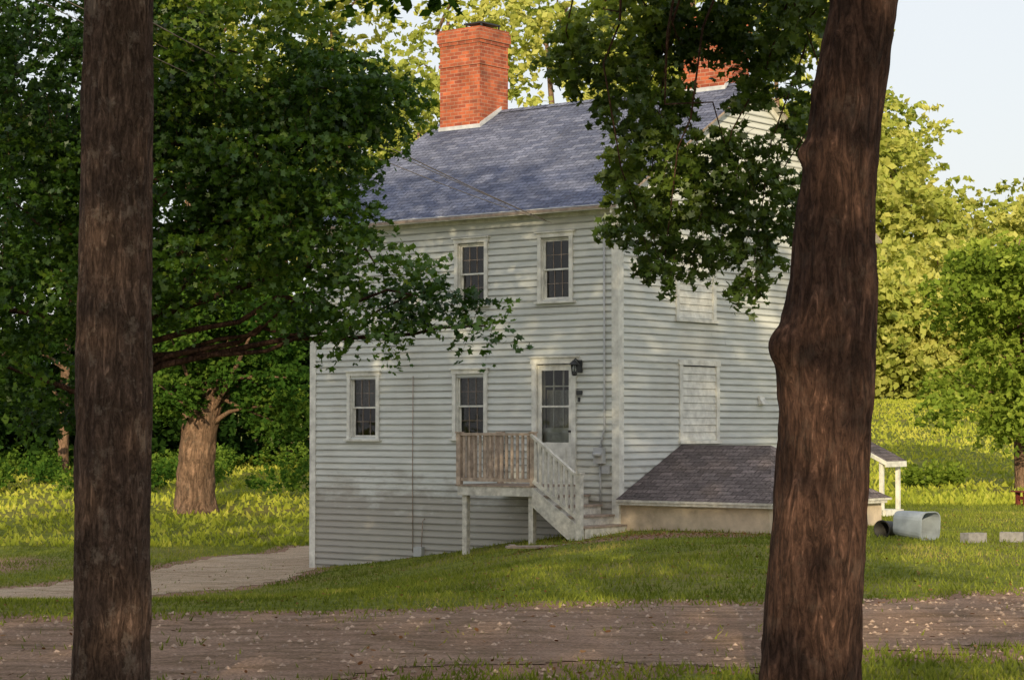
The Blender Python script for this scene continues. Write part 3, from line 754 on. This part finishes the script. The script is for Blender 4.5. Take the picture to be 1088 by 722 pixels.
# --- right maple (near)
tr=trunk('maple_tree',[(1.76,13,-1.95,.34),(1.775,13,-1.5,.30),(1.81,13,-.82,.285),(1.87,13,-.1,.275),(1.90,13,.31,.285),(1.91,13,.62,.285),(1.925,13,.85,.255),(1.955,13,1.44,.232),(2.03,13,2.0,.215),(2.14,13,2.6,.205),(2.25,13,3.5,.21),(2.3,13,5.0,.19),(2.2,13,7.5,.13),(2.2,13,10,.06)],M_barkR,
  72,.03,knobs=((math.radians(200),.50,.13,.42,.095),(math.radians(185),1.66,.07,.35,.06),(math.radians(195),.30,.25,.5,.03),(math.radians(330),.9,.2,.4,.03),(math.radians(190),2.05,.08,.3,.03)),amp=.020,seed=3)
low_r=[(.78,17,3.12,.37,.7,.30),(.50,17.2,2.95,.2,.5,.18),(1.02,17,2.62,.32,.7,.32),(1.10,17,2.02,.33,.6,.36),(1.0,16.8,1.62,.24,.4,.24),(1.19,16.8,1.34,.20,.35,.15),(1.55,17,1.55,.31,.5,.24),(1.89,16.9,1.28,.19,.35,.17),(1.97,17,1.79,.27,.5,.35),(2.06,17,2.57,.26,.5,.44),(1.95,17,3.2,.40,.7,.25),(1.45,17,3.34,.45,.7,.25),(1.48,17,2.20,.26,.4,.22),(2.2,16,3.3,.4,.7,.3),(1.35,17,3.1,.24,.4,.14),(1.75,17,1.98,.2,.4,.2)]
V,T,a,b=sprays(low_r,1260,16,.20,.048,MAPLE,.46,.3,.4,None,.45)
mesh_np('leaves_lower',V,10,T,[L_right],tr); twigs('twigs_lower',a,b,.003,M_barkR,tr)
mb=MB()
for tgt in low_r:
    st=(rng.uniform(1.0,2.2),15.6,rng.uniform(3.9,4.4)) if tgt[0]<1.8 else (2.25,14.6,4.0)
    branch(mb,st,tgt[:3],.014,.004,0.02,7,.3,5)
for q in ((1.0,17.6,4.5),(2.2,17.4,4.4),(-1.5,15.5,6.2),(5.2,14,6.6),(3.6,9.5,7),(0,10.5,8),(2.5,16,8.5),(4.5,17,5.2)):
    branch(mb,(2.25,13,rng.uniform(3.0,5.0)),q,.085,.02,.05,8,.1,8)
mb.build('branches',[M_barkR],tr)
above=lambda P: P[:,2]>.225*np.maximum(P[:,1],0)+.35
cr=[]
for _ in range(36):
    t=rng.uniform(0,2*math.pi); R=rng.uniform(.8,5.0); z=rng.uniform(4.6,11.5)
    R*=math.sqrt(max(.1,1-((z-7)/6.5)**2)); cr.append((1.0+R*math.cos(t),13+R*math.sin(t),z,1.1,1.1,.65))
V,T,a,b=sprays(cr,1050,12,.55,.11,QUAD,.45,.4,.4,above)
mesh_np('leaves_crown',V,4,T,[L_crown],tr)

# --- left trunk (near)
tl=trunk('oak_tree',[(-2.50,13.5,-2.0,.28),(-2.49,13.5,-1.5,.245),(-2.48,13.5,0,.235),(-2.47,13.5,2.6,.222),(-2.45,13.5,5,.20),(-2.3,13.5,8,.13),(-2.3,13.5,10.5,.06)],M_barkL,72,.03,amp=.018,seed=11)
mb=MB()
cr=[]
for _ in range(34):
    t=rng.uniform(0,2*math.pi); R=rng.uniform(.8,4.8); z=rng.uniform(4.8,12.5)
    R*=math.sqrt(max(.1,1-((z-7.5)/6.5)**2)); cr.append((-2.6+R*math.cos(t),13.0+R*math.sin(t),z,1.1,1.1,.65))
for c in cr[:12]: branch(mb,(-2.42,13.5,rng.uniform(4.2,7)),c[:3],.07,.02,.05,8,.1,7)
mb.build('branches',[M_barkL],tl)
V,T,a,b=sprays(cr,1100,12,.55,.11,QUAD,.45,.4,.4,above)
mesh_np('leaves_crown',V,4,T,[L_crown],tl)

# --- big dark maple at left, middle distance
tm=trunk('maple_tree',[(-4.95,27,-2.6,.34),(-4.93,27,-1.5,.25),(-4.95,27,2,.22),(-5.0,27,6,.15),(-5,27,10,.06)],M_barkR,40,.1,amp=.012,seed=5,flare=1)
E=[(-5.3,27,4.5,1.7,1.8,1.2),(-3.4,27,4.7,1.25,1.5,.95),(-2.25,26.6,4.2,.75,1.0,.55),(-1.55,26.6,4.05,.42,.7,.30),(-2.9,26.4,3.3,1.1,1.3,.55),(-4.6,27,3.0,1.4,1.6,.85),(-6.3,27,2.9,1.0,1.4,1.1),
 (-2.55,26.2,2.55,.85,1.0,.40),(-3.8,26.4,2.05,1.0,1.2,.38),(-1.65,26.0,1.98,.60,.8,.24),(-.95,25.8,1.55,.50,.6,.18),(-.32,25.7,1.22,.36,.4,.12),(-1.75,26.0,1.30,.60,.7,.20),(-2.5,26.2,1.65,.6,.8,.28),(-5.7,26.6,1.7,.95,1.2,.5),(-2.6,26.6,3.9,.9,1.0,.5),
 (-3.0,26.6,2.8,.9,1.0,.4),(-6.6,26.6,.9,.7,.9,.5),(-4.8,26.4,1.5,.7,.9,.3),(-5.9,27.5,.5,.6,.8,.4)]
V,T,a,b=sprays(E,5200,14,.40,.060,MAPLE,.46,.45,.55)
mesh_np('leaves_lower',V,10,T,[L_dark],tm); twigs('twigs',a[::2],b[::2],.004,M_barkR,tm)
U=[]
for _ in range(20):
    t=rng.uniform(0,2*math.pi); R=rng.uniform(.5,4.2); z=rng.uniform(6.2,9.5)
    U.append((-5+R*math.cos(t),27+R*math.sin(t),z,1.3,1.3,.8))
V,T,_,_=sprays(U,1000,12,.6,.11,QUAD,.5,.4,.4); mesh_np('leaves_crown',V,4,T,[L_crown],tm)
mb=MB()
for e_ in E: 
    z0=min(max(e_[2]-.3,.6),5); branch(mb,(-4.95,27,z0-.5),e_[:3],.05,.010,.06,8,.2,6)
branch(mb,(-4.95,27,.9),(-1.2,25.9,1.6),.04,.010,.04,10,.1,6); branch(mb,(-4.95,27,1.2),(-7.5,26.5,1.4),.05,.02,.05,8,.08,6)
mb.build('branches',[M_barkR],tm)

def lobes(x,y,zb,h,r,n,base=.28):
    out=[]
    for _ in range(n):
        f=rng.random(); z=zb+h*(base+(1-base)*f*.92)
        prof=math.sin(math.pi*min(1,.22+.74*f))**.6
        R=r*prof*rng.uniform(.25,.85); t=rng.uniform(0,2*math.pi); s=r*rng.uniform(.28,.45)
        out.append((x+R*math.cos(t),y+R*math.sin(t),z,s,s,s*.62))
    return out
def forest(name,trees,leafmat,size,per,barkmat,nl=16,base=.28):
    root=empty(name); Vs=[];Ts=[]; mb=MB()
    for (x,y,h,r,tb) in trees:
        zb=gz(x,y); L=lobes(x,y,zb,h,r,nl,base)
        V,T,_,_=sprays(L,per,8,size*3.2,size,QUAD,tb,.7,.25,None,.4); Vs.append(V);Ts.append(T)
        mb.tube([(x,y,zb-.4),(x+rng.normal(0,.15),y,zb+h*.35),(x+rng.normal(0,.3),y,zb+h*.8)],[.014*h,.010*h,.003*h],8,0,False)
        for l in L[::4]: branch(mb,(x,y,l[2]-h*.06),l[:3],.004*h,.0015*h,.03,4,.08,5)
    V=np.concatenate(Vs);T=np.concatenate(Ts); mesh_np('foliage',V,4,T,[leafmat],root); mb.build('trunks',[barkmat],root)
    return root
R=rng.uniform
tr_=[]
for x in np.arange(20,60,4.2): tr_.append((x+R(-1.2,1.2),R(146,154),R(19,25)-(6 if 32<x<37 else 0),R(4.2,5.6),R(.2,.85)))
for x in np.arange(18,66,5): tr_.append((x+R(-1.5,1.5),R(160,170),R(23,28)-(6 if 32<x<39 else 0),R(5.4,6.6),R(.35,.8)))
for x in (21,24.5,28,31.5,35,38.5): tr_.append((x,R(138,143),R(7,12),R(3.4,4.4),R(.3,.8)))
forest('sunlit_forest_trees',tr_,L_far,.36,760,M_barkF,32,.10)
tr_=[]
for x in np.arange(-12,16,4.0): tr_.append((x+R(-1,1),R(84,98),R(20,26)-(3 if -8<x<-3 else 0),R(3.6,4.8),R(.4,.75)))
for x in np.arange(-13,19,5): tr_.append((x+R(-1,1),R(104,118),R(24,29)-(4 if -9<x<-3 else 0),R(4.5,5.5),R(.4,.75)))
forest('backdrop_forest_trees',tr_,L_far,.24,600,M_barkF,26,.3)
tr_=[]
for x in np.arange(-25,-9,3.2): tr_.append((x+R(-.8,.8),R(72,82),R(13,18),R(3.2,4.2),R(.2,.45)))
for x in np.arange(-32,-8,3.2): tr_.append((x+R(-.8,.8),R(88,100),R(18,24),R(4.2,5),R(.2,.5)))
for x in np.arange(-30,-6,2.6): tr_.append((x+R(-.8,.8),R(84,88),R(5,8),R(2.4,3.2),R(.2,.5)))
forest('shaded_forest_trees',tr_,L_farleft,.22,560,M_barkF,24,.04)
ot=trunk('old_shade_tree',[(-8.75,60,gz(-8.75,60)-.3,.62),(-8.75,60,-1.2,.52),(-8.7,60,-.3,.50),(-8.4,60,.8,.40),(-8.0,60,2.0,.28),(-7.8,60,4,.12)],M_barkF,40,.12,amp=.07,seed=8,flare=1)
mb=MB()
L=[]
for _ in range(24):
    t=R(0,2*math.pi); rr=R(.3,2.4); z=R(.7,3.5); L.append((-8.0+rr*math.cos(t),59.6+rr*math.sin(t),z,.85,.85,.42))
L+=[(-6.6,59.5,.6,.7,.7,.35),(-9.9,59.5,.7,.7,.7,.35),(-6.2,59.5,1.4,.6,.6,.4),(-6.3,59.3,.1,.6,.6,.3)]
for l in L: branch(mb,(-8.5,60,R(-.1,1.5)),l[:3],.09,.015,.05,6,.12,6)
mb.build('branches',[M_barkF],ot)
V,T,a,b=sprays(L,2300,12,.5,.10,QUAD,.5,.5,.5); mesh_np('foliage',V,4,T,[L_old],ot)
gt=trunk('garden_tree',[(14.6,62,gz(14.6,62)-.3,.22),(14.5,62,0,.15),(14.6,62,3,.10),(14.6,62,5.5,.05)],M_barkF,24,.2,amp=.02,seed=9)
L=[]
for _ in range(34):
    t=R(0,2*math.pi); z=R(.1,5.2); rr=R(.4,2.9)*math.sqrt(max(.1,1-((z-1.8)/4.2)**2)); L.append((14.4+rr*math.cos(t),62+rr*math.sin(t),z,.85,.85,.42))
mb=MB()
for l in L: branch(mb,(14.55,62,max(0,l[2]-.6)),l[:3],.035,.008,.05,5,.12,5)
mb.build('branches',[M_barkF],gt)
V,T,a,b=sprays(L,1800,12,.6,.12,QUAD,.55,.5,.9); mesh_np('foliage',V,4,T,[L_mid],gt)
def shrubs(name,items,mat,size=.08,per=110):
    Vs=[];Ts=[]
    for (x,y,r,h) in items:
        z=gz(x,y); Lb=[(x+R(-.4,.4)*r,y+R(-.4,.4)*r,z+h*R(.25,.7),r*.6,r*.6,h*.4) for _ in range(4)]
        V,T,_,_=sprays(Lb,per,8,size*3.5,size,QUAD,R(.3,.8),.4,-.6,None,.3); Vs.append(V);Ts.append(T)
    return mesh_np(name,np.concatenate(Vs),4,np.concatenate(Ts),[mat])
shrubs('undergrowth_bushes',[(R(-26,-5),R(64,80),R(.8,1.6),R(.4,1.0)) for _ in range(44)],L_old)
shrubs('meadow_bush',[(11.9,62,.7,.5),(12.7,63,.6,.4)],L_mid,.10,70)

# unseen trees added behind the viewpoint to shade the yard in the low sun
Vs=[];Ts=[]; mb=MB(); root=empty('unseen_shade_trees')
for (x,y,h,r) in ((-11,-12,18,5.2),(-5.5,-15,19,5.0),(-1.2,-13,18,4.4),(-17,-6,17,5),(-8,-24,22,6),(-14,-30,23,6)):
    zb=gz(x,y); L=lobes(x,y,zb,h,r,34,.2); V,T,_,_=sprays(L,760,9,.9,.22,QUAD,.4,.3,.4); Vs.append(V);Ts.append(T)
    mb.tube([(x,y,zb-.3),(x+.1,y,zb+h*.4),(x,y,zb+h*.85)],[.32,.24,.06],10,0,False)
    for l in L[::3]: branch(mb,(x,y,max(zb+2,l[2]-1.5)),l[:3],.09,.02,.04,5,.1,5)
mesh_np('foliage',np.concatenate(Vs),4,np.concatenate(Ts),[L_crown],root); mb.build('trunks',[M_barkR],root)

mb=MB(); px,py=-9.9,8.0; pz=gz(px,py)
mb.tube([(px,py,pz-.3),(px,py,6.6)],[.15,.11],12,0); mb.beam((px-.9,py,6.0),(px+.9,py,6.0),.09,.11,0)
for dx in (-.8,0,.8): mb.lathe((px+dx,py,6.06),[(.03,0),(.05,.03),(.03,.06),(.05,.09),(.02,.12)],10,'z',0)
mb.build('utility_pole',[M_barkF])
mb=MB()
def wire(p,q,sag,r=.009):
    pts=[]
    for i in range(25):
        t=i/24; c=Vector(p).lerp(Vector(q),t); c.z-=sag*4*t*(1-t); pts.append(c)
    mb.tube(pts,r,5,0)
h1=(HX-1.55*cT-.12*sT,HY+1.55*sT-.12*cT,3.78)
wire(h1,(px+.8,py,6.15),.35,.008); wire((h1[0]+.12,h1[1]-.1,3.72),(px,py,6.15),.55,.006); wire(h1,(px-.8,py,6.15),.2,.006)
mb.build('service_wires',[M_deck])

# ------------------------------------------------------------------ light
EL=math.radians(14); AZ=math.radians(4)
sun=bpy.data.lights.new('sun','SUN'); sun.energy=5.0; sun.angle=math.radians(.5); sun.color=(1.,.80,.50)
so=bpy.data.objects.new('sun',sun); COL.objects.link(so)
d=Vector((math.sin(AZ)*math.cos(EL),math.cos(AZ)*math.cos(EL),-math.sin(EL))); so.rotation_euler=d.to_track_quat('-Z','Y').to_euler()
w=bpy.data.worlds.new('World'); scene.world=w; w.use_nodes=True; nt=w.node_tree
bg=nt.nodes['Background']; sk=nt.nodes.new('ShaderNodeTexSky'); sk.sky_type='NISHITA'; sk.sun_disc=False
sk.sun_elevation=EL; sk.sun_rotation=math.pi+AZ; sk.air_density=1.0; sk.dust_density=3.0; sk.ozone_density=1.0
mx=nt.nodes.new('ShaderNodeMix'); mx.data_type='RGBA'; mx.inputs[0].default_value=.68; mx.inputs[7].default_value=(6.9,6.9,7.0,1)
nt.links.new(sk.outputs[0],mx.inputs[6]); nt.links.new(mx.outputs[2],bg.inputs[0]); bg.inputs[1].default_value=.15
cam=bpy.data.cameras.new('camera'); cam.sensor_width=36; cam.lens=2300/1088*36; cam.clip_end=5000; cam.clip_start=.1
co=bpy.data.objects.new('camera',cam); COL.objects.link(co); co.location=(0,0,0); co.rotation_euler=(math.radians(90+2.34),0,0)
scene.camera=co
scene.view_settings.view_transform='Standard'; scene.view_settings.look='None'; scene.view_settings.exposure=0
